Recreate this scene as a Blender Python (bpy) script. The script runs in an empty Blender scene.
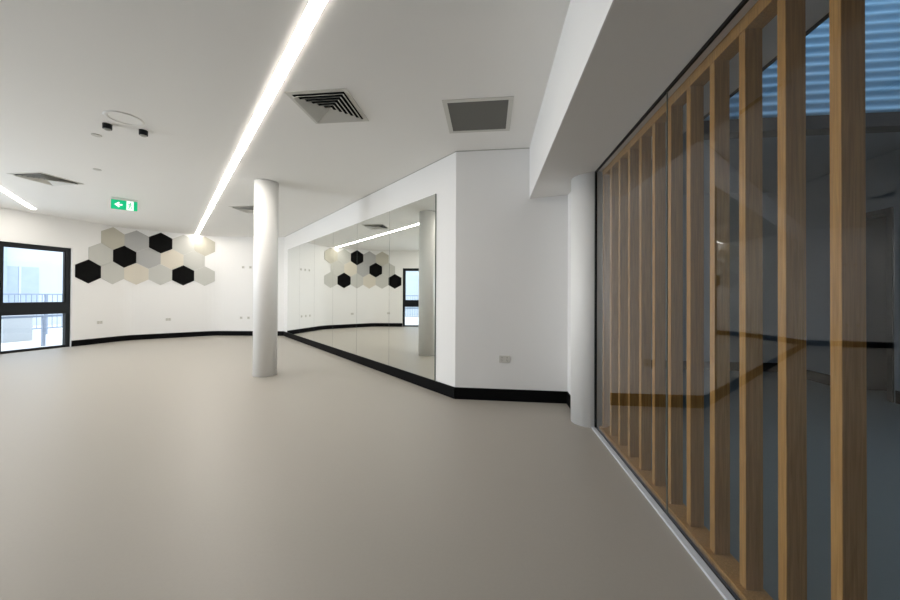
import bpy, bmesh, math, random
from mathutils import Vector, Matrix
random.seed(4)
scene = bpy.context.scene
col = bpy.context.collection
PI = math.pi
H = 3.0            # ceiling height
HC = 1.25          # eye height
A = math.radians(6.27)          # turn of the glass partition
ca, sa = math.cos(A), math.sin(A)
def G(u, v): return (u*ca + v*sa, -u*sa + v*ca)      # partition-aligned plan -> world

# ------------------------------------------------------------------ materials
def newmat(name):
    m = bpy.data.materials.new(name); m.use_nodes = True
    nt = m.node_tree; nt.nodes.clear()
    out = nt.nodes.new('ShaderNodeOutputMaterial')
    return m, nt, out
def pbr(name, c, rough=.5, spec=.5, metal=0, noise=0, nscale=20, bump=0, bscale=200, emis=None, estr=0):
    m, nt, out = newmat(name)
    b = nt.nodes.new('ShaderNodeBsdfPrincipled')
    b.inputs['Base Color'].default_value = (*c, 1); b.inputs['Roughness'].default_value = rough
    b.inputs['Specular IOR Level'].default_value = spec; b.inputs['Metallic'].default_value = metal
    tc = nt.nodes.new('ShaderNodeTexCoord')
    if noise:
        n = nt.nodes.new('ShaderNodeTexNoise'); n.inputs['Scale'].default_value = nscale; n.inputs['Detail'].default_value = 4
        nt.links.new(tc.outputs['Object'], n.inputs['Vector'])
        r = nt.nodes.new('ShaderNodeMapRange'); r.inputs['To Min'].default_value = 1-noise; r.inputs['To Max'].default_value = 1+noise
        nt.links.new(n.outputs['Fac'], r.inputs['Value'])
        mx = nt.nodes.new('ShaderNodeVectorMath'); mx.operation = 'SCALE'; mx.inputs[0].default_value = c
        nt.links.new(r.outputs[0], mx.inputs['Scale']); nt.links.new(mx.outputs[0], b.inputs['Base Color'])
    if bump:
        n = nt.nodes.new('ShaderNodeTexNoise'); n.inputs['Scale'].default_value = bscale
        nt.links.new(tc.outputs['Object'], n.inputs['Vector'])
        bp = nt.nodes.new('ShaderNodeBump'); bp.inputs['Strength'].default_value = bump; bp.inputs['Distance'].default_value = .002
        nt.links.new(n.outputs['Fac'], bp.inputs['Height']); nt.links.new(bp.outputs[0], b.inputs['Normal'])
    if emis:
        b.inputs['Emission Color'].default_value = (*emis, 1); b.inputs['Emission Strength'].default_value = estr
    nt.links.new(b.outputs[0], out.inputs[0])
    return m
def glassmat(name, tint, lo=.08, amp=1.0, ex=3.6):
    m, nt, out = newmat(name)
    lw = nt.nodes.new('ShaderNodeLayerWeight'); lw.inputs['Blend'].default_value = .5
    p = nt.nodes.new('ShaderNodeMath'); p.operation = 'POWER'; p.inputs[1].default_value = ex
    nt.links.new(lw.outputs['Facing'], p.inputs[0])
    q = nt.nodes.new('ShaderNodeMath'); q.operation = 'MULTIPLY_ADD'; q.use_clamp = True
    q.inputs[1].default_value = amp; q.inputs[2].default_value = lo
    nt.links.new(p.outputs[0], q.inputs[0])
    t = nt.nodes.new('ShaderNodeBsdfTransparent'); t.inputs[0].default_value = (*tint, 1)
    g = nt.nodes.new('ShaderNodeBsdfGlossy'); g.inputs['Roughness'].default_value = 0; g.inputs['Color'].default_value = (.95, .97, 1, 1)
    mx = nt.nodes.new('ShaderNodeMixShader')
    nt.links.new(q.outputs[0], mx.inputs[0]); nt.links.new(t.outputs[0], mx.inputs[1]); nt.links.new(g.outputs[0], mx.inputs[2])
    nt.links.new(mx.outputs[0], out.inputs[0])
    return m
def emit(name, c, s):
    m, nt, out = newmat(name)
    e = nt.nodes.new('ShaderNodeEmission'); e.inputs[0].default_value = (*c, 1); e.inputs[1].default_value = s
    nt.links.new(e.outputs[0], out.inputs[0]); return m
def woodmat(name):
    m, nt, out = newmat(name)
    b = nt.nodes.new('ShaderNodeBsdfPrincipled'); b.inputs['Roughness'].default_value = .6; b.inputs['Specular IOR Level'].default_value = .2
    tc = nt.nodes.new('ShaderNodeTexCoord')
    oi = nt.nodes.new('ShaderNodeObjectInfo')
    off = nt.nodes.new('ShaderNodeVectorMath'); off.operation = 'ADD'
    sc_ = nt.nodes.new('ShaderNodeMath'); sc_.operation = 'MULTIPLY'; sc_.inputs[1].default_value = 37
    nt.links.new(oi.outputs['Random'], sc_.inputs[0])
    nt.links.new(tc.outputs['Object'], off.inputs[0]); nt.links.new(sc_.outputs[0], off.inputs[1])
    mp = nt.nodes.new('ShaderNodeMapping'); mp.inputs['Scale'].default_value = (60, 60, 2.2)
    nt.links.new(off.outputs[0], mp.inputs['Vector'])
    n = nt.nodes.new('ShaderNodeTexNoise'); n.inputs['Scale'].default_value = 2.2; n.inputs['Detail'].default_value = 5; n.inputs['Distortion'].default_value = .6
    nt.links.new(mp.outputs[0], n.inputs['Vector'])
    r = nt.nodes.new('ShaderNodeValToRGB')
    r.color_ramp.elements[0].position = .3; r.color_ramp.elements[0].color = (.30, .145, .036, 1)
    r.color_ramp.elements[1].position = .7; r.color_ramp.elements[1].color = (.48, .265, .082, 1)
    nt.links.new(n.outputs['Fac'], r.inputs[0]); nt.links.new(r.outputs[0], b.inputs['Base Color'])
    nt.links.new(b.outputs[0], out.inputs[0]); return m

M = dict(
    wall=pbr('wall_paint', (.84, .835, .83), .7, .3, noise=.008, nscale=1.5),
    ceil=pbr('ceiling_paint', (.85, .84, .82), .85, .2, noise=.01, nscale=1),
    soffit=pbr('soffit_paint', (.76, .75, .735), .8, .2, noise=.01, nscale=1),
    column=pbr('column_paint', (.90, .895, .885), .45, .5, noise=.008, nscale=2),
    floor=pbr('vinyl_floor', (.385, .358, .318), .43, .5, noise=.03, nscale=60),
    rear=pbr('rear_bounce_absorber', (.08, .078, .075), .8, .2, noise=.02),  # unseen back walls darkened so the batten sides catch less bounced light
    skirt=pbr('black_skirting', (.004, .004, .0045), .55, .06, noise=.1),
    black=pbr('black_powdercoat', (.007, .008, .010), .45, .25, noise=.08),
    alu=pbr('white_aluminium', (.62, .64, .69), .4, .5, metal=0, noise=.03, nscale=8),
    mirror=pbr('mirror_silver', (.87, .89, .86), .0, .5, metal=1),
    medge=pbr('mirror_edge', (.10, .12, .11), .3, .5, noise=.05),
    wood=woodmat('oak_timber'),
    glass=glassmat('partition_glass', (.92, .94, .96), .045, .9, 3.6),
    wglass=glassmat('window_glass', (.9, .94, .97), .06, .8, 4),
    gblack=pbr('felt_black', (.006, .006, .006), .95, .1, noise=.2, nscale=80),
    glight=pbr('felt_light_grey', (.55, .55, .52), .95, .1, noise=.03, nscale=80, bump=.2),
    gmid=pbr('felt_mid_grey', (.43, .43, .425), .95, .1, noise=.03, nscale=80, bump=.2),
    gwarm=pbr('felt_warm_grey', (.52, .50, .43), .95, .1, noise=.03, nscale=80, bump=.2),
    gcream=pbr('felt_cream', (.66, .615, .53), .95, .1, noise=.03, nscale=80, bump=.2),
    led=emit('led_diffuser', (1, .94, .85), 42),
    trim=pbr('light_trim', (.75, .74, .72), .5, .4, noise=.02),
    vent=pbr('vent_enamel', (.62, .61, .57), .5, .4, noise=.02),
    dark=pbr('vent_void', (.01, .01, .01), .9, .1, noise=.1),
    panel=pbr('return_air_grey', (.16, .158, .145), .8, .2, noise=.03, nscale=100),
    plastic=pbr('white_plastic', (.80, .80, .77), .35, .5, noise=.01),
    pgrey=pbr('grey_plastic', (.42, .42, .38), .5, .4, noise=.02),
    green=pbr('exit_green', (.0, .42, .17), .5, .4, noise=.01, emis=(0, .55, .24), estr=.55),
    ewhite=pbr('exit_white', (.9, .95, .92), .5, .4, noise=.01, emis=(.9, 1, .95), estr=.8),
    clad=pbr('blue_corrugated_steel', (.33, .55, .72), .45, .5, noise=.05, nscale=6),
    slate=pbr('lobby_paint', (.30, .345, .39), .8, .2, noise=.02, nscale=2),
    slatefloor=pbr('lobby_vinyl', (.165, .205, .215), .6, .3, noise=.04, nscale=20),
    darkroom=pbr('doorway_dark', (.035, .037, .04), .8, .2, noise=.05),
    pave=pbr('concrete_paving', (.7, .7, .68), .9, .2, noise=.06, nscale=3),
    render_=pbr('pale_render', (.52, .57, .64), .9, .2, noise=.05, nscale=2),
    bluegl=pbr('facade_glass', (.36, .43, .53), .3, .5, noise=.1, nscale=4),
    steel=pbr('pale_steel', (.24, .29, .38), .5, .5, noise=.05),
    box=pbr('utility_grey', (.42, .45, .48), .6, .4, noise=.04),
    hedge=pbr('hedge_leaves', (.30, .36, .24), .9, .2, noise=.4, nscale=15),
)

# ------------------------------------------------------------------ helpers
def link(name, me, mat, parent=None, loc=None, rot=0):
    o = bpy.data.objects.new(name, me); col.objects.link(o)
    if mat: me.materials.append(mat)
    if parent: o.parent = parent
    if loc: o.location = loc
    if rot: o.rotation_euler = (0, 0, rot)
    return o
def mesh(bm, name):
    me = bpy.data.meshes.new(name); bmesh.ops.recalc_face_normals(bm, faces=bm.faces[:]); bm.to_mesh(me); bm.free(); return me
def tag(o, label, cat, group=None, kind=None):
    o['label'] = label; o['category'] = cat
    if group: o['group'] = group
    if kind: o['kind'] = kind
    return o
def empty(name, label, cat, loc=(0, 0, 0), rot=0, group=None):
    o = bpy.data.objects.new(name, None); col.objects.link(o)
    o.location = loc; o.rotation_euler = (0, 0, rot); o.empty_display_size = .1
    return tag(o, label, cat, group)
def add_box(bm, x0, x1, y0, y1, z0, z1, bev=0):
    vs = [bm.verts.new(p) for p in ((x0,y0,z0),(x1,y0,z0),(x1,y1,z0),(x0,y1,z0),(x0,y0,z1),(x1,y0,z1),(x1,y1,z1),(x0,y1,z1))]
    fs = [bm.faces.new([vs[i] for i in f]) for f in ((3,2,1,0),(4,5,6,7),(0,1,5,4),(1,2,6,5),(2,3,7,6),(3,0,4,7))]
    if bev:
        es = list({e for f in fs for e in f.edges})
        bmesh.ops.bevel(bm, geom=es, offset=bev, segments=2, affect='EDGES', profile=.5)
def boxobj(name, mat, dims, parent=None, loc=None, rot=0, bev=0):
    bm = bmesh.new(); add_box(bm, *dims, bev=bev); return link(name, mesh(bm, name), mat, parent, loc, rot)
def struct(o): o['kind'] = 'structure'; return o
def add_prism(bm, pts, z0, z1):
    a = [bm.verts.new((x, y, z0)) for x, y in pts]; b = [bm.verts.new((x, y, z1)) for x, y in pts]
    n = len(pts)
    bm.faces.new(a[::-1]); bm.faces.new(b)
    for i in range(n): bm.faces.new((a[i], a[(i+1) % n], b[(i+1) % n], b[i]))
def prism(name, mat, pts, z0, z1, parent=None):
    bm = bmesh.new(); add_prism(bm, pts, z0, z1); return link(name, mesh(bm, name), mat, parent)
def add_lathe(bm, prof, n=48, c=(0, 0)):
    rings = []
    for r, z in prof:
        rings.append([bm.verts.new((c[0]+max(r, 1e-5)*math.cos(2*PI*i/n), c[1]+max(r, 1e-5)*math.sin(2*PI*i/n), z)) for i in range(n)])
    for a, b in zip(rings, rings[1:]):
        for i in range(n): bm.faces.new((a[i], a[(i+1) % n], b[(i+1) % n], b[i]))
    if prof[0][0] > 1e-4: bm.faces.new(rings[0][::-1])
    if prof[-1][0] > 1e-4: bm.faces.new(rings[-1])
def lathe(name, mat, prof, n=48, parent=None, loc=None, smooth=True):
    bm = bmesh.new(); add_lathe(bm, prof, n); me = mesh(bm, name)
    if smooth:
        for p in me.polygons: p.use_smooth = len(p.vertices) == 4
    return link(name, me, mat, parent, loc)
def strip_along(name, mat, pts, inn, t, z0, z1, parent=None):
    """slab following a polyline; pts run with the room on the right-hand side; offsets 'inn' (towards room) then thickness t outward"""
    P = [Vector(p) for p in pts]
    def off(d):
        res = []
        for i, p in enumerate(P):
            ns = []
            if i > 0: e = (P[i]-P[i-1]).normalized(); ns.append(Vector((e.y, -e.x)))
            if i < len(P)-1: e = (P[i+1]-P[i]).normalized(); ns.append(Vector((e.y, -e.x)))
            n = sum(ns, Vector((0, 0))).normalized(); k = 1/max(.3, n.dot(ns[0]))
            res.append(p + n*d*k)
        return res
    a, b = off(inn), off(inn-t)
    bm = bmesh.new()
    def V(p, z): return bm.verts.new((p.x, p.y, z))
    rows = [[V(p, z0) for p in a], [V(p, z1) for p in a], [V(p, z1) for p in b], [V(p, z0) for p in b]]
    for i in range(len(P)-1):
        for r in range(4):
            bm.faces.new((rows[r][i], rows[r][i+1], rows[(r+1) % 4][i+1], rows[(r+1) % 4][i]))
    for e in (0, -1): bm.faces.new([rows[r][e] for r in range(4)])
    return link(name, mesh(bm, name), mat, parent)

# ------------------------------------------------------------------ plan
dm = Vector((-.6247, .7809))                       # direction of mirror wall and light strips
W1 = Vector((.067, 4.24))
W2 = W1 + dm*8.145
K1 = Vector((-7.14, W2.y)); K2 = Vector((-8.637, 9.388)); WL = Vector((-8.90, 8.24))
dw = (K2-WL).normalized()
WE = WL - dw*12.2                                   # far end of window wall, behind the viewpoint
def roundc(a, k, b, r, n=6):
    p, q = k+(a-k).normalized()*r, k+(b-k).normalized()*r
    return [p*(1-t)**2 + k*2*t*(1-t) + q*t*t for t in [i/n for i in range(n+1)]]
far_path = [WL] + roundc(WL, K2, K1, .22) + roundc(K2, K1, W2, .30) + [W2]
N1 = Vector(G(.917, 4.20)); N2 = Vector(G(.917, 3.55))

# floor and ceiling
outer = [W2 + Vector((.3, .3)), K1 + Vector((0, .35)), K2 + Vector((-.3, .25)), WL + Vector((-.28, .05)), WE + Vector((-.28, .1))]
back_r = Vector(G(1.008, -3.2))
fl = [tuple(p) for p in outer] + [tuple(Vector((WE.x-.28, back_r.y-.3))), tuple(back_r+Vector((0, -.3))), G(1.008, 4.4), tuple(W1+Vector((.1, .3)))]
struct(prism('floor', M['floor'], fl, -.15, 0))
fc = fl[:-2]; fc[-1] = G(.50, -3.5)
fc = fc + [G(.50, 4.5), tuple(W1+Vector((.1, .3)))]
struct(prism('ceiling', M['ceil'], fc, H, H+.2))

# walls
struct(strip_along('wall_right', M['wall'], [W2 + dm*.12, W1], 0, .2, 0, H))      # holds the mirrors
struct(strip_along('wall_end', M['wall'], [W1, N1, N2], 0, .09, 0, H))
struct(strip_along('wall_far', M['wall'], far_path, 0, .2, 0, H))
struct(strip_along('baseboard_right', M['skirt'], [W2 - dm*.0, W1 + dm*.001], .012, .012, 0, .14))
struct(strip_along('baseboard_end', M['skirt'], [W1, N1, N2], .012, .012, 0, .14))
struct(strip_along('baseboard_far', M['skirt'], far_path, .012, .012, 0, .14))
# ceiling shadow line along the walls
struct(strip_along('trim_1', M['pgrey'], [W2, W1, N1], .006, .006, H-.008, H))

# window wall: piers + head, three windows
ang_w = math.atan2(dw.y, dw.x)
def wp(t, off=0):           # along window wall from WL backwards; off>0 is outward
    n = Vector((-dw.y, dw.x)); return WL - dw*t + n*off
WIN = [(.0, 1.17), (1.24, 2.34), (2.44, 3.54), (3.64, 4.74)]
HEAD = 2.315
struct(strip_along('wall_left', M['wall'], [wp(12.2), wp(4.76)], 0, .2, 0, H))
struct(strip_along('wall_window_head', M['wall'], [wp(4.76), wp(-.0)], 0, .2, HEAD, H))
struct(strip_along('wall_back', M['rear'], [tuple(G(1.0, -3.2)), (WE.x-.1, back_r.y)], 0, .2, 0, H))
# local frame for window: x along wall (towards far end), y outward
def win(i, t0, t1, label):
    o = bpy.data.objects.new('window_%d' % i, None); col.objects.link(o)
    o.location = (*wp(t1, .05), 0); o.rotation_euler = (0, 0, ang_w); o['kind'] = 'structure'; o['label'] = label
    w = t1-t0
    bm = bmesh.new()
    add_box(bm, 0, .07, 0, .09, 0, HEAD); add_box(bm, w-.085, w, 0, .09, 0, HEAD)
    add_box(bm, .07, w-.085, 0, .09, HEAD-.08, HEAD); add_box(bm, .07, w-.085, 0, .09, 0, .05)
    add_box(bm, .07, w-.085, 0, .09, .785, 1.03)
    link('window_frame', mesh(bm, 'f'), M['black'], o)
    bm = bmesh.new()
    add_box(bm, .07, .095, .01, .06, 1.03, HEAD-.08); add_box(bm, w-.11, w-.085, .01, .06, 1.03, HEAD-.08)
    add_box(bm, .07, w-.085, .01, .06, 1.03, 1.055); add_box(bm, .07, w-.085, .01, .06, HEAD-.105, HEAD-.08)
    s = link('sash', mesh(bm, 's'), M['black'], o)
    bm = bmesh.new(); add_box(bm, .035, .05, -.045, 0, 1.33, 1.47, bev=.004)
    link('window_handle', mesh(bm, 'h'), M['black'], s)
    for z0, z1 in ((1.03, HEAD-.08), (.05, .785)):
        bm = bmesh.new(); vs = [bm.verts.new(p) for p in ((.07, .04, z0), (w-.085, .04, z0), (w-.085, .04, z1), (.07, .04, z1))]; bm.faces.new(vs)
        link('window_pane', mesh(bm, 'g'), M['wglass'], o)
    return o
for i, (a, b) in enumerate(WIN):
    win(i+1, a, b, 'black framed window with opening sash above fixed low pane')
for a, b in zip(WIN, WIN[1:]):
    struct(strip_along('trim_mullion', M['black'], [wp(b[0]), wp(a[1])], -.04, .12, 0, HEAD))

# bulkhead spanning over the glass line
bm = bmesh.new()
prof = [(.484, 2.398), (.985, 2.432), (1.40, 2.432), (1.40, H+.6), (.484, H+.6)]
ra = [bm.verts.new((*G(u, -3.3), z)) for u, z in prof]; rb = [bm.verts.new((*G(u, 4.6), z)) for u, z in prof]
bm.faces.new(ra); bm.faces.new(rb[::-1])
for i in range(5): bm.faces.new((ra[i], ra[(i+1) % 5], rb[(i+1) % 5], rb[i]))
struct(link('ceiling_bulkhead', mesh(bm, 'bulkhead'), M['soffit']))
struct(prism('trim_soffit_edge', M['black'], [G(1.40, -3.3), G(1.412, -3.3), G(1.412, 2.5), G(1.40, 2.5)], 2.42, 2.48))
struct(prism('trim_bulkhead_face', M['wall'], [G(.476, -3.3), G(.484, -3.3), G(.484, 4.2), G(.476, 4.2)], 2.398, H))

# ------------------------------------------------------------------ columns
def columnobj(x, y, h, label, r=.170):
    o = lathe('column', M['column'], [(r, 0), (r, h)], 72, loc=(x, y, 0))
    tag(o, label, 'column', 'round white columns'); return o
columnobj(-2.875, 5.46, H, 'free-standing round white column in the middle of the floor')
cx, cy = G(.995, 3.62)
columnobj(cx, cy, 2.432, 'shorter round white column at the far end of the glass partition, under the bulkhead')
# collar at top of free-standing column
# ------------------------------------------------------------------ mirrors
ang_m = math.atan2(-dm.y, -dm.x)    # local x runs from far to near
mord = ['right-hand end panel of the mirror wall, nearest the viewer', 'second mirror panel from the right-hand end, reflecting black hexagons',
        'third mirror panel from the right-hand end', 'fourth mirror panel from the right-hand end, third from the far corner',
        'fifth mirror panel from the right-hand end, second from the far corner', 'farthest mirror panel, in the corner beside the far white wall']
t = .41
nrm = Vector((-dm.y, -dm.x)) if False else Vector((-dm.y*1, dm.x*1))
# room side normal of mirror wall
nr = Vector((dm.y, -dm.x)); 
if (Vector((-2.9, 5.5)) - W1).dot(nr) < 0: nr = -nr
for k in range(6):
    w = 1.222
    a = W1 + dm*(t + w)
    o = empty('wall_mirror', 'tall frameless ' + mord[k], 'mirror', (a.x, a.y, .142), ang_m, 'mirror panels along the angled wall')
    # local: +x towards viewer end; y: room side sign
    ly = Vector((-math.sin(ang_m), math.cos(ang_m))); s = 1 if ly.dot(nr) > 0 else -1
    y0, y1 = sorted((0*s, .006*s))
    boxobj('backing', M['medge'], (.0, w-.0, y0, y1, 0, 2.43), o)
    bm = bmesh.new(); yy = .0066*s
    g = .003
    vs = [bm.verts.new(p) for p in ((g, yy, g), (w-g, yy, g), (w-g, yy, 2.43-g), (g, yy, 2.43-g))]; bm.faces.new(vs)
    link('mirror_glass', mesh(bm, 'm'), M['mirror'], o)
    if k == 0: boxobj('edge_trim', M['medge'], (w, w+.012, *sorted((0, .012*s)), 0, 2.43), o)
    t += w

# ------------------------------------------------------------------ hexagon panels following the wall
fp = far_path
def onpath(s):      # s measured from K2-mid of rounding; positive to the right
    # arc length param
    acc = 0; best = None
    L = [0]
    for p, q in zip(fp, fp[1:]): L.append(L[-1] + (q-p).length)
    s0 = L[4]       # middle of rounding at K2
    tt = min(max(s + s0, 0), L[-1]-1e-6)
    for i in range(len(fp)-1):
        if tt <= L[i+1]:
            e = (fp[i+1]-fp[i]).normalized(); p = fp[i] + e*(tt-L[i]); break
    # smooth normal
    n = Vector((e.y, -e.x))
    return p, n
R6 = .2928; W6 = R6*math.sqrt(3)
def hexpanel(c, row, mat, label):
    w = .508; sc_ = c*w - 1.5*w - .102; zc = (1.79, 2.233, 2.676)[row]
    N = 16; bm = bmesh.new(); fr, bk = [], []
    th = .013
    for i in range(N+1):
        ds = -W6/2 + W6*i/N
        hh = R6 - abs(ds)/math.sqrt(3)
        p, n = onpath(sc_+ds)
        q = p + n*th; p2 = p + n*.001
        fr.append((bm.verts.new((q.x, q.y, zc-hh)), bm.verts.new((q.x, q.y, zc+hh))))
        bk.append((bm.verts.new((p2.x, p2.y, zc-hh)), bm.verts.new((p2.x, p2.y, zc+hh))))
    for i in range(N):
        bm.faces.new((fr[i][0], fr[i+1][0], fr[i+1][1], fr[i][1]))
        bm.faces.new((bk[i][0], bk[i][1], bk[i+1][1], bk[i+1][0]))
        bm.faces.new((fr[i][1], fr[i+1][1], bk[i+1][1], bk[i][1]))
        bm.faces.new((fr[i][0], bk[i][0], bk[i+1][0], fr[i+1][0]))
    bm.faces.new((fr[0][0], fr[0][1], bk[0][1], bk[0][0])); bm.faces.new((fr[N][0], bk[N][0], bk[N][1], fr[N][1]))
    o = link('hexagon_panel', mesh(bm, 'hex'), M[mat])
    # origin to panel centre
    p, n = onpath(sc_)
    ctr = Vector((p.x, p.y, zc)); o.data.transform(Matrix.Translation(-ctr)); o.location = ctr
    tag(o, label, 'wall panel', 'hexagonal acoustic panels on the curved wall')
HX = [
 (0, 0, 'gblack', 'black hexagonal wall panel nearest the window, left end of the bottom row'),
 (1, 0, 'glight', 'light grey hexagonal panel right of the black one nearest the window, bottom row'),
 (2, 0, 'gcream', 'cream hexagonal panel in the bottom row'),
 (3, 0, 'glight', 'light grey hexagonal panel in the bottom row, left of the bottom row black one'),
 (4, 0, 'gblack', 'black hexagonal panel near the right end of the bottom row'),
 (5, 0, 'glight', 'light grey hexagonal panel at the right end of the bottom row'),
 (.5, 1, 'glight', 'light grey hexagonal panel at the left end of the middle row'),
 (1.5, 1, 'gblack', 'black hexagonal panel in the middle row'),
 (2.5, 1, 'gmid', 'mid grey hexagonal panel in the middle row, right of the black one'),
 (3.5, 1, 'gcream', 'cream hexagonal panel in the middle row, below the top black one'),
 (4.5, 1, 'glight', 'light grey hexagonal panel at the right end of the middle row'),
 (1, 2, 'gwarm', 'warm beige-grey hexagonal panel at the left end of the top row'),
 (2, 2, 'gmid', 'mid grey hexagonal panel in the top row, left of the black one'),
 (3, 2, 'gblack', 'black hexagonal panel in the top row touching the ceiling'),
 (4, 2, 'glight', 'light grey hexagonal panel in the top row beside the end of the light strip'),
 (5, 2, 'gwarm', 'warm beige hexagonal panel at the right end of the top row'),
]
for h in HX: hexpanel(*h)

# ------------------------------------------------------------------ wall plates
def wplate(p, n, z, label, name='power_outlet', w=.115, h=.072, cat='outlet', group=None, mat='plastic'):
    rot = math.atan2(n.y, n.x) + PI/2       # local -y faces the room
    o = empty(name, label, cat, (p.x, p.y, z), rot, group)
    boxobj('cover_plate', M[mat], (-w/2, w/2, -.010, 0, -h/2, h/2), o, bev=.003)
    if name == 'power_outlet':
        for x in (-.03, .03):
            bm = bmesh.new()
            for dx, dz, r in ((-.008, .0, .5), (.008, .0, -.5), (0, -.014, 0)):
                add_box(bm, x+dx-.0015, x+dx+.0015, -.0108, -.0098, dz-.010-.005, dz-.010+.005)
            link('socket_slots', mesh(bm, 'sl'), M['dark'], o)
            boxobj('switch', M['pgrey'], (x-.007, x+.007, -.0135, -.0098, .012, .026), o, bev=.001)
    else:
        boxobj('blank_insert', M['pgrey'], (-w*.28, w*.28, -.0125, -.0098, -h*.2, h*.2), o, bev=.001)
    return o
eN = (N1-W1).normalized()
# end wall outlet
pw = W1 + eN*.59
wplate(pw, Vector((eN.y, -eN.x)), .495, 'white double power outlet low on the white end wall beside the column', w=.125, h=.085, mat='vent')
for k, px in enumerate((100, 167)):
    # on the curved wall under the hexagons
    s = (-.62, .84)[k]
    p, n = onpath(s)
    wplate(p, n, .53, ('white double power outlet low on the wall below the black hexagon nearest the window', 'white double power outlet low on the wall below the right-hand black hexagons')[k], mat='vent')
desc = ['left', 'middle', 'right']
for zi, z in enumerate((2.07, .54)):
    for k in range(3):
        px = (243 if zi == 0 else 241.5) + 7.3*k
        p = Vector(((px-450)/350*W2.y, W2.y))
        wplate(p, Vector((0, -1)), z, '%s small white wall plate in the %s row of three beside the column' % (desc[k], ('upper', 'lower')[zi]),
               name='wall_plate', w=.075, h=.075, cat='wall plate', group='small wall plates on the far wall', mat='vent')

# ------------------------------------------------------------------ ceiling items
def diffuser(x, y, rot, label):
    o = empty('ceiling_vent', label, 'ceiling vent', (x, y, H), rot, 'square louvred ceiling vents')
    S = .267
    def ring(bm, a, b, za, zb, t=.0015):
        for k in range(4):
            c, s = round(math.cos(k*PI/2)), round(math.sin(k*PI/2))
            P = [(-a, -a, za), (a, -a, za), (b, -b, zb), (-b, -b, zb)]
            lo = [bm.verts.new((p[0]*c-p[1]*s, p[0]*s+p[1]*c, p[2])) for p in P]
            hi = [bm.verts.new((p[0]*c-p[1]*s, p[0]*s+p[1]*c, p[2]+t)) for p in P]
            bm.faces.new(lo); bm.faces.new(hi[::-1])
            for i in range(4): bm.faces.new((lo[i], lo[(i+1) % 4], hi[(i+1) % 4], hi[i]))
    bm = bmesh.new(); ring(bm, S+.012, S-.028, -.006, -.006, .005)
    link('frame', mesh(bm, 'fr'), M['vent'], o)
    boxobj('backing', M['dark'], (-S+.02, S-.02, -S+.02, S-.02, -.0015, -.0005), o)
    n = 6
    for i in range(n):
        a = (S-.030)*(1 - i/n) ; b = a - .032
        bm = bmesh.new(); ring(bm, a-.004, max(b, .002), -.026, -.003)
        link('louvre', mesh(bm, 'lv'), M['vent'], o)
    return o
diffuser(-1.13, 3.255, -A, 'square louvred ceiling vent beside the long light strip, nearest the viewer')
diffuser(-6.16, 5.33, -A, 'square louvred ceiling vent near the short light strip on the left')
diffuser(-4.10, 7.18, -A, 'square louvred ceiling vent behind the free-standing column')
o = empty('return_air_panel', 'dark grey square return air panel in a white frame on the ceiling', 'ceiling vent', (.270, 3.405, H), -A)
bm = bmesh.new()
S, T = .318, .276
for x0, x1, y0, y1 in ((-S, S, -S, -T), (-S, S, T, S), (-S, -T, -T, T), (T, S, -T, T)): add_box(bm, x0, x1, y0, y1, -.008, 0)
link('frame', mesh(bm, 'fr'), M['vent'], o)
bm = bmesh.new()
add_box(bm, -T, T, -T, T, -.004, -.001)
link('perforated_panel', mesh(bm, 'pf'), M['panel'], o)

def strip(p0, p1, label, w=.075):
    d = (p1-p0); L = d.length; rot = math.atan2(d.y, d.x)
    o = empty('ceiling_light', label, 'ceiling light', (p0.x, p0.y, H), rot, 'linear ceiling lights')
    boxobj('diffuser', M['led'], (0, L, -w/2, w/2, -.0065, -.001), o)
    bm = bmesh.new()
    for y0, y1 in ((-w/2-.008, -w/2), (w/2, w/2+.008)): add_box(bm, -.008, L+.008, y0, y1, -.002, 0)
    for x0, x1 in ((-.008, 0), (L, L+.008)): add_box(bm, x0, x1, -w/2, w/2, -.002, 0)
    link('trim_channel', mesh(bm, 'ch'), M['trim'], o)
S1 = Vector((-.80, 2.083)); ds1 = Vector((-.6305, .7762))
strip(S1 - ds1*.25, S1 + ds1*10.64, 'long bright linear light strip crossing the ceiling to the hexagon panels')
S2 = Vector((-8.63, 7.23))
strip(S2 - dm*6, S2, 'linear light strip at the left, ending above the window')

# speaker ring, sensors, covers
def torus(name, mat, R, r, loc, parent=None):
    bm = bmesh.new(); n = 48; m = 8; rings = []
    for i in range(n):
        a = 2*PI*i/n; rings.append([bm.verts.new(((R+r*math.cos(2*PI*j/m))*math.cos(a), (R+r*math.cos(2*PI*j/m))*math.sin(a), .4*r*math.sin(2*PI*j/m))) for j in range(m)])
    for i in range(n):
        for j in range(m): bm.faces.new((rings[i][j], rings[(i+1) % n][j], rings[(i+1) % n][(j+1) % m], rings[i][(j+1) % m]))
    me = mesh(bm, name)
    for p in me.polygons: p.use_smooth = True
    return link(name, me, mat, parent, loc)
o = empty('ceiling_speaker', 'round white flush ceiling speaker beside two black spotlights', 'speaker', (-3.26, 3.48, H))
torus('rim', M['ceil'], .135, .020, (0, 0, -.002), o)
lathe('grille', M['ceil'], [(.13, -.004), (.13, -.001)], 48, o)
for (x, y), l in (((-3.545, 3.60), 'left of the pair of short black ceiling spotlights by the speaker'), ((-3.295, 3.74), 'right of the pair of short black ceiling spotlights by the speaker')):
    o = empty('ceiling_spotlight', l, 'spotlight', (x, y, H), 0, 'black ceiling spotlights')
    lathe('housing', M['black'], [(.036, -.052), (.038, -.048), (.038, -.0005)], 32, o)
    lathe('lens', M['pgrey'], [(.0, -.066), (.02, -.064), (.030, -.052)], 32, o)
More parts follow.
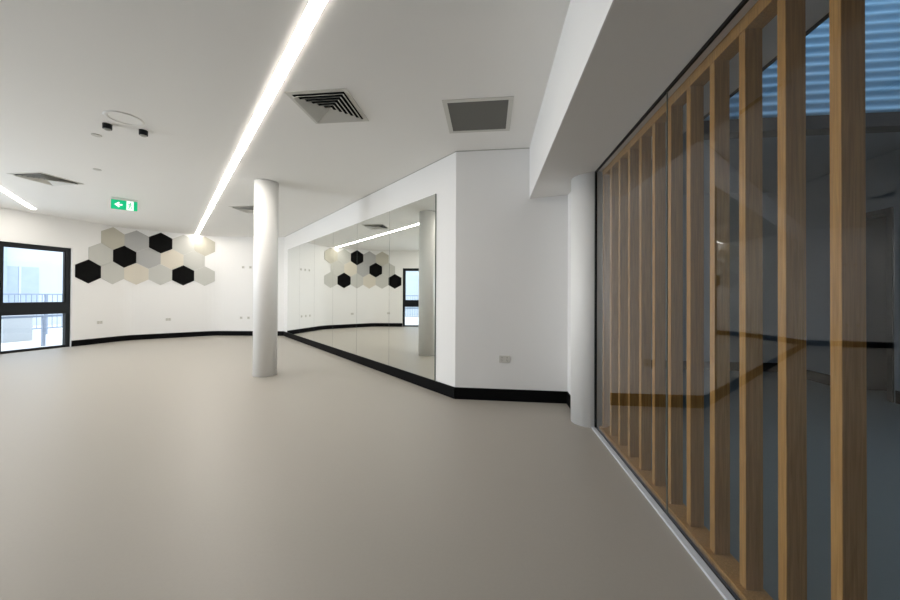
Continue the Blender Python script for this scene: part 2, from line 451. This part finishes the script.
for (x, y), l in (((-3.91, 3.85), 'small round flush sprinkler cover left of the black spotlights'), ((-4.98, 4.92), 'small round flush sprinkler cover towards the exit sign')):
    o = lathe('sprinkler_cover', M['vent'], [(.040, -.008), (.044, -.006), (.044, .0)], 32, None, (x, y, H))
    tag(o, l, 'sprinkler', 'flush sprinkler covers')

# exit sign
es = empty('exit_sign', 'green exit sign with white arrow and running figure hanging from the ceiling', 'exit sign', (-5.99, 6.42, H-.125), math.radians(38.7))
boxobj('mounting_bar', M['plastic'], (-.18, .18, -.02, .02,   .085, .125), es, bev=.003)
boxobj('sign_panel', M['green'], (-.178, .178, -.008, .008, -.085, .085), es, bev=.002)
def flat(name, polys, mat, y=-.0095):
    bm = bmesh.new()
    for pl in polys:
        a = [bm.verts.new((x, y, z)) for x, z in pl]; b = [bm.verts.new((x, y+.001, z)) for x, z in pl]
        bm.faces.new(a); bm.faces.new(b[::-1])
        for i in range(len(pl)): bm.faces.new((a[i], a[(i+1) % len(pl)], b[(i+1) % len(pl)], b[i]))
    return link(name, mesh(bm, name), M[mat], es)
flat('arrow', [[(-.135, 0), (-.075, .05), (-.06, .035), (-.088, .013), (-.025, .013), (-.025, -.013), (-.088, -.013), (-.06, -.035), (-.075, -.05)]], 'ewhite')
flat('door_pictogram', [[(.03, -.083), (.125, -.083), (.125, .083), (.03, .083)]], 'ewhite')
man = [[(.083+.012*math.cos(k*PI/5), .05+.012*math.sin(k*PI/5)) for k in range(10)],
       [(.07, .036), (.088, .034), (.083, -.008), (.066, -.008)],
       [(.066, -.008), (.083, -.008), (.062, -.066), (.048, -.062), (.062, -.03)],
       [(.070, -.008), (.083, -.008), (.108, -.034), (.104, -.062), (.094, -.062), (.094, -.038)],
       [(.070, .036), (.046, .018), (.048, -.004), (.054, -.004), (.055, .012), (.072, .022)],
       [(.086, .034), (.112, .010), (.106, .003), (.084, .018)]]
flat('running_figure', man, 'green', -.0108)

# ------------------------------------------------------------------ glass partition
gp = empty('glass_partition', 'full-height frameless glass partition with a black edge frame in front of the timber battens', 'partition', (*G(1.008, 3.46), 0), -A)
# local: x = u-1.008 ; y = v-3.46
def lg(v): return v-3.46
for v0, v1 in ((-3.0, 2.108), (2.112, 3.43)):
    bm = bmesh.new(); vs = [bm.verts.new(p) for p in ((0, lg(v0), .012), (0, lg(v1), .012), (0, lg(v1), 2.42), (0, lg(v0), 2.42))]; bm.faces.new(vs)
    link('glass_pane', mesh(bm, 'gp'), M['glass'], gp)
boxobj('joint_seal', M['medge'], (-.002, .003, lg(2.106), lg(2.114), .012, 2.42), gp)
boxobj('head_frame', M['black'], (-.007, .007, lg(-3), lg(3.45), 2.416, 2.432), gp)
boxobj('side_frame', M['black'], (-.008, .008, lg(3.426), lg(3.449), .0, 2.43), gp)
boxobj('floor_gasket', M['black'], (-.002, .016, lg(-3), lg(3.45), 0, .018), gp)
boxobj('floor_channel', M['alu'], (-.034, -.002, lg(-3), lg(3.45), 0, .014), gp)

# timber screen
u0, u1 = 1.065, 1.132
ts = empty('timber_screen', 'oak timber screen of tall vertical battens standing behind the glass', 'screen', (*G(u0, 1.185), 0), -A)
boxobj('bottom_rail', M['wood'], (-.028, u1-u0+.012, -3.6, 2.24, 0, .035), ts, bev=.002)
boxobj('top_rail', M['wood'], (-.002, u1-u0+.005, -3.6, 2.24, 2.372, 2.431), ts, bev=.002)
bat = None
for k in range(-8, 12):
    if bat is None:
        bat = boxobj('batten', M['wood'], (0, u1-u0, 0, .037, .035, 2.372), ts, bev=.0015)
        o = bat
    else:
        o = bat.copy(); col.objects.link(o); o.parent = ts
    o.location = (0, .2*k, 0)

# ------------------------------------------------------------------ lobby beyond the glass
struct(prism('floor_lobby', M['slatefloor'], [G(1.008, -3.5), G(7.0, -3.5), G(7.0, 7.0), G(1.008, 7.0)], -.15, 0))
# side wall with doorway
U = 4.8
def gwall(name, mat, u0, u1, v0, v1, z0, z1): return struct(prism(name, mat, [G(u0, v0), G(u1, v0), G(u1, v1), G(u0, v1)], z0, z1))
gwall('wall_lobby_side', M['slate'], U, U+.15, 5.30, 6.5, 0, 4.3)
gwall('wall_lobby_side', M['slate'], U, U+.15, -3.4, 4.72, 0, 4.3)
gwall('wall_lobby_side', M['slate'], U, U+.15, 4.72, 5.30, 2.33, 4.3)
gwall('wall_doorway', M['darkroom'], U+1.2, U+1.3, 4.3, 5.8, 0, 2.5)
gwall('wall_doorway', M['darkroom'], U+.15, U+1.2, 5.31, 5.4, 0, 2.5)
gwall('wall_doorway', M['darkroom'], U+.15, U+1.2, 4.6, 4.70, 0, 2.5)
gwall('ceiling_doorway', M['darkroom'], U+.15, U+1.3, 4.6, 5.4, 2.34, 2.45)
o = bpy.data.objects.new('door_1', None); col.objects.link(o); o['kind'] = 'structure'; o['label'] = 'dark framed doorway in the lobby wall'
o.location = (*G(U, 4.72), 0); o.rotation_euler = (0, 0, -A)
bm = bmesh.new(); add_box(bm, -.02, .16, 0, .06, 0, 2.33); add_box(bm, -.02, .16, .52, .58, 0, 2.33); add_box(bm, -.02, .16, .06, .52, 2.27, 2.33)
link('door_frame', mesh(bm, 'df'), M['black'], o)
gwall('baseboard_lobby', M['skirt'], U-.012, U, 5.30, 6.4, 0, .15)
gwall('baseboard_lobby', M['skirt'], U-.012, U, -3.3, 4.70, 0, .15)
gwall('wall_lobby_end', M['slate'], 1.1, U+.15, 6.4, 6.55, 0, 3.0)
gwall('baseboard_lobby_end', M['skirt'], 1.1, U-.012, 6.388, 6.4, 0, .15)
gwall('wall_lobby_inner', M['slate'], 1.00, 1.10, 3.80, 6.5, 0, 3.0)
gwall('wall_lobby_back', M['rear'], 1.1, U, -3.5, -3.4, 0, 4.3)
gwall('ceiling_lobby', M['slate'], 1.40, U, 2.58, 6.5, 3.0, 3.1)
gwall('ceiling_sky_blocker', M['slate'], 1.40, U+.15, -3.5, 2.58, 4.3, 4.4)  # unseen lid added to keep the bright world sky out of the lobby
gwall('trim_lobby_beam', M['black'], 1.40, U, 2.50, 2.60, 2.337, 2.425)
# corrugated cladding above the beam
bm = bmesh.new(); prof = []
z = 2.425; n = 12; pitch = .0615
steps = int((4.3-z)/pitch*n)
for i in range(steps+1):
    ph = i/n*2*PI; prof.append((2.53 + .0105*math.cos(ph), z + pitch*i/n))
L = [bm.verts.new((*G(1.41, v), zz)) for v, zz in prof]; Rr = [bm.verts.new((*G(U-.01, v), zz)) for v, zz in prof]
for i in range(steps): bm.faces.new((L[i], Rr[i], Rr[i+1], L[i+1]))
me = mesh(bm, 'clad')
for p in me.polygons: p.use_smooth = True
struct(link('wall_corrugated', me, M['clad']))

# ------------------------------------------------------------------ outside the windows
def O(t, off, z=0): p = wp(t, off); return (p.x, p.y, z)
struct(boxobj('ground_outside', M['pave'], (-14, 14, .26, 26, -.2, -.06), None, O(2, 0), ang_w))
b = empty('neighbouring_building', 'pale rendered building with bluish windows beyond the courtyard', 'building', O(-4, 9), ang_w)
boxobj('wall', M['render_'], (-6, 9, 0, 3, -.06, 7), b)
for x in range(-5, 9, 2):
    for z in (.6, 3.4):
        f = boxobj('window', M['bluegl'], (x, x+1.1, -.03, .0, z, z+1.7), b)
        boxobj('mullion', M['render_'], (x+.52, x+.58, -.05, -.03, z, z+1.7), f)
boxobj('pilaster', M['bluegl'], (2.3, 2.7, -.25, 0, -.06, 7), b)
boxobj('pilaster', M['bluegl'], (-1.3, -.9, -.25, 0, -.06, 7), b)
fr = empty('courtyard_fence', 'pale steel bar fence across the courtyard', 'fence', O(4, 4.6), ang_w)
for z in (.12, 1.2): boxobj('rail', M['steel'], (-3, 9, -.02, .02, z, z+.04), fr)
bar = None
for k in range(98):
    if bar is None: bar = o = boxobj('baluster', M['steel'], (-.007, .007, -.007, .007, .16, 1.2), fr)
    else: o = bar.copy(); col.objects.link(o); o.parent = fr
    o.location = (-3 + .122*k, 0, 0)
for x in (-3, 0, 3, 6, 9): boxobj('post', M['steel'], (x-.03, x+.03, -.03, .03, -.06, 1.24), fr)
hr = empty('outdoor_handrail', 'low blue-grey steel handrail just outside the window', 'handrail', O(1.5, 1.3), ang_w)
boxobj('top_rail', M['steel'], (-2.5, 4, -.03, .03, .66, .71), hr)
for x in (-2.4, -.8, .6, 1.7, 3.0): boxobj('post', M['steel'], (x-.03, x+.03, -.025, .025, -.06, .66), hr)
ub = empty('utility_box', 'grey utility box standing in the courtyard', 'box', O(-.6, 3.2), ang_w)
boxobj('cabinet', M['box'], (-.28, .28, -.2, .2, -.06, .62), ub, bev=.01)
boxobj('lid', M['box'], (-.30, .30, -.22, .22, .62, .65), ub, bev=.005)

tr = empty('courtyard_tree', 'pale green leafy tree in the courtyard behind the fence', 'tree', O(3.0, 6.8, -.06), ang_w)
bm = bmesh.new(); add_lathe(bm, [(.09, 0), (.06, 1.2), (.035, 2.1)], 12); link('trunk', mesh(bm, 'tk'), M['steel'], tr)
bm = bmesh.new()
for i in range(1400):
    d = Vector((random.gauss(0, 1), random.gauss(0, 1), random.gauss(0, 1))).normalized()*(random.random()**.4)
    c = Vector((d.x*.95, d.y*.9, 2.0+d.z*.75)); a = Vector((random.gauss(0, 1), random.gauss(0, 1), random.gauss(0, 1))).normalized(); b_ = a.orthogonal().normalized()
    bm.faces.new([bm.verts.new(c+v) for v in (a*.09, b_*.04, -a*.09, -b_*.04)])
link('foliage', mesh(bm, 'fo'), M['hedge'], tr)

# ------------------------------------------------------------------ lights
def area(name, loc, rot, sx, sy, e, c):
    l = bpy.data.lights.new(name, 'AREA'); l.shape = 'RECTANGLE'; l.size = sx; l.size_y = sy; l.energy = e; l.color = c
    o = bpy.data.objects.new(name, l); col.objects.link(o); o.location = loc; o.rotation_euler = rot; return o
gx, gy = G(1.46, .2)
area('lightwell_fill_lamp', (gx, gy, 3.75), (PI/2, 0, -A-PI/2), 3.6, .9, 48, (.62, .80, 1))  # added blue panel lamp facing away from the battens, in place of sky light
area('left_fill_lamp', (-10.2, 2.6, 1.45), (math.radians(97), 0, math.radians(-86)), 4.6, 1.9, 470, (.86, .93, 1))  # out-of-view fill added at the left wall to brighten the room and batten fronts
area('rear_fill_lamp', (-4.2, -2.9, 1.6), (math.radians(96), 0, math.radians(4)), 5.0, 1.8, 14, (.92, .96, 1))  # weak fill added behind the camera to lift the end wall and column
w = bpy.data.worlds.new('World'); scene.world = w; w.use_nodes = True
bg = w.node_tree.nodes['Background']; bg.inputs[0].default_value = (.86, .93, 1, 1); bg.inputs[1].default_value = 3.2

# ------------------------------------------------------------------ camera
cam = bpy.data.cameras.new('Camera'); co = bpy.data.objects.new('Camera', cam); col.objects.link(co)
cam.sensor_width = 36; cam.lens = 14.0; cam.shift_y = -7.2/900; cam.clip_start = .02
co.matrix_world = Matrix.Translation((0, 0, HC)) @ Matrix.Rotation(PI/2+.0072, 4, 'X') @ Matrix.Rotation(.0048, 4, 'Z')
scene.camera = co

scene.view_settings.view_transform = 'Standard'
scene.view_settings.exposure = 0
scene.cycles.use_denoising = True
scene.cycles.max_bounces = 12; scene.cycles.diffuse_bounces = 6; scene.cycles.glossy_bounces = 6
scene.cycles.transparent_max_bounces = 12
scene.cycles.sample_clamp_indirect = 6
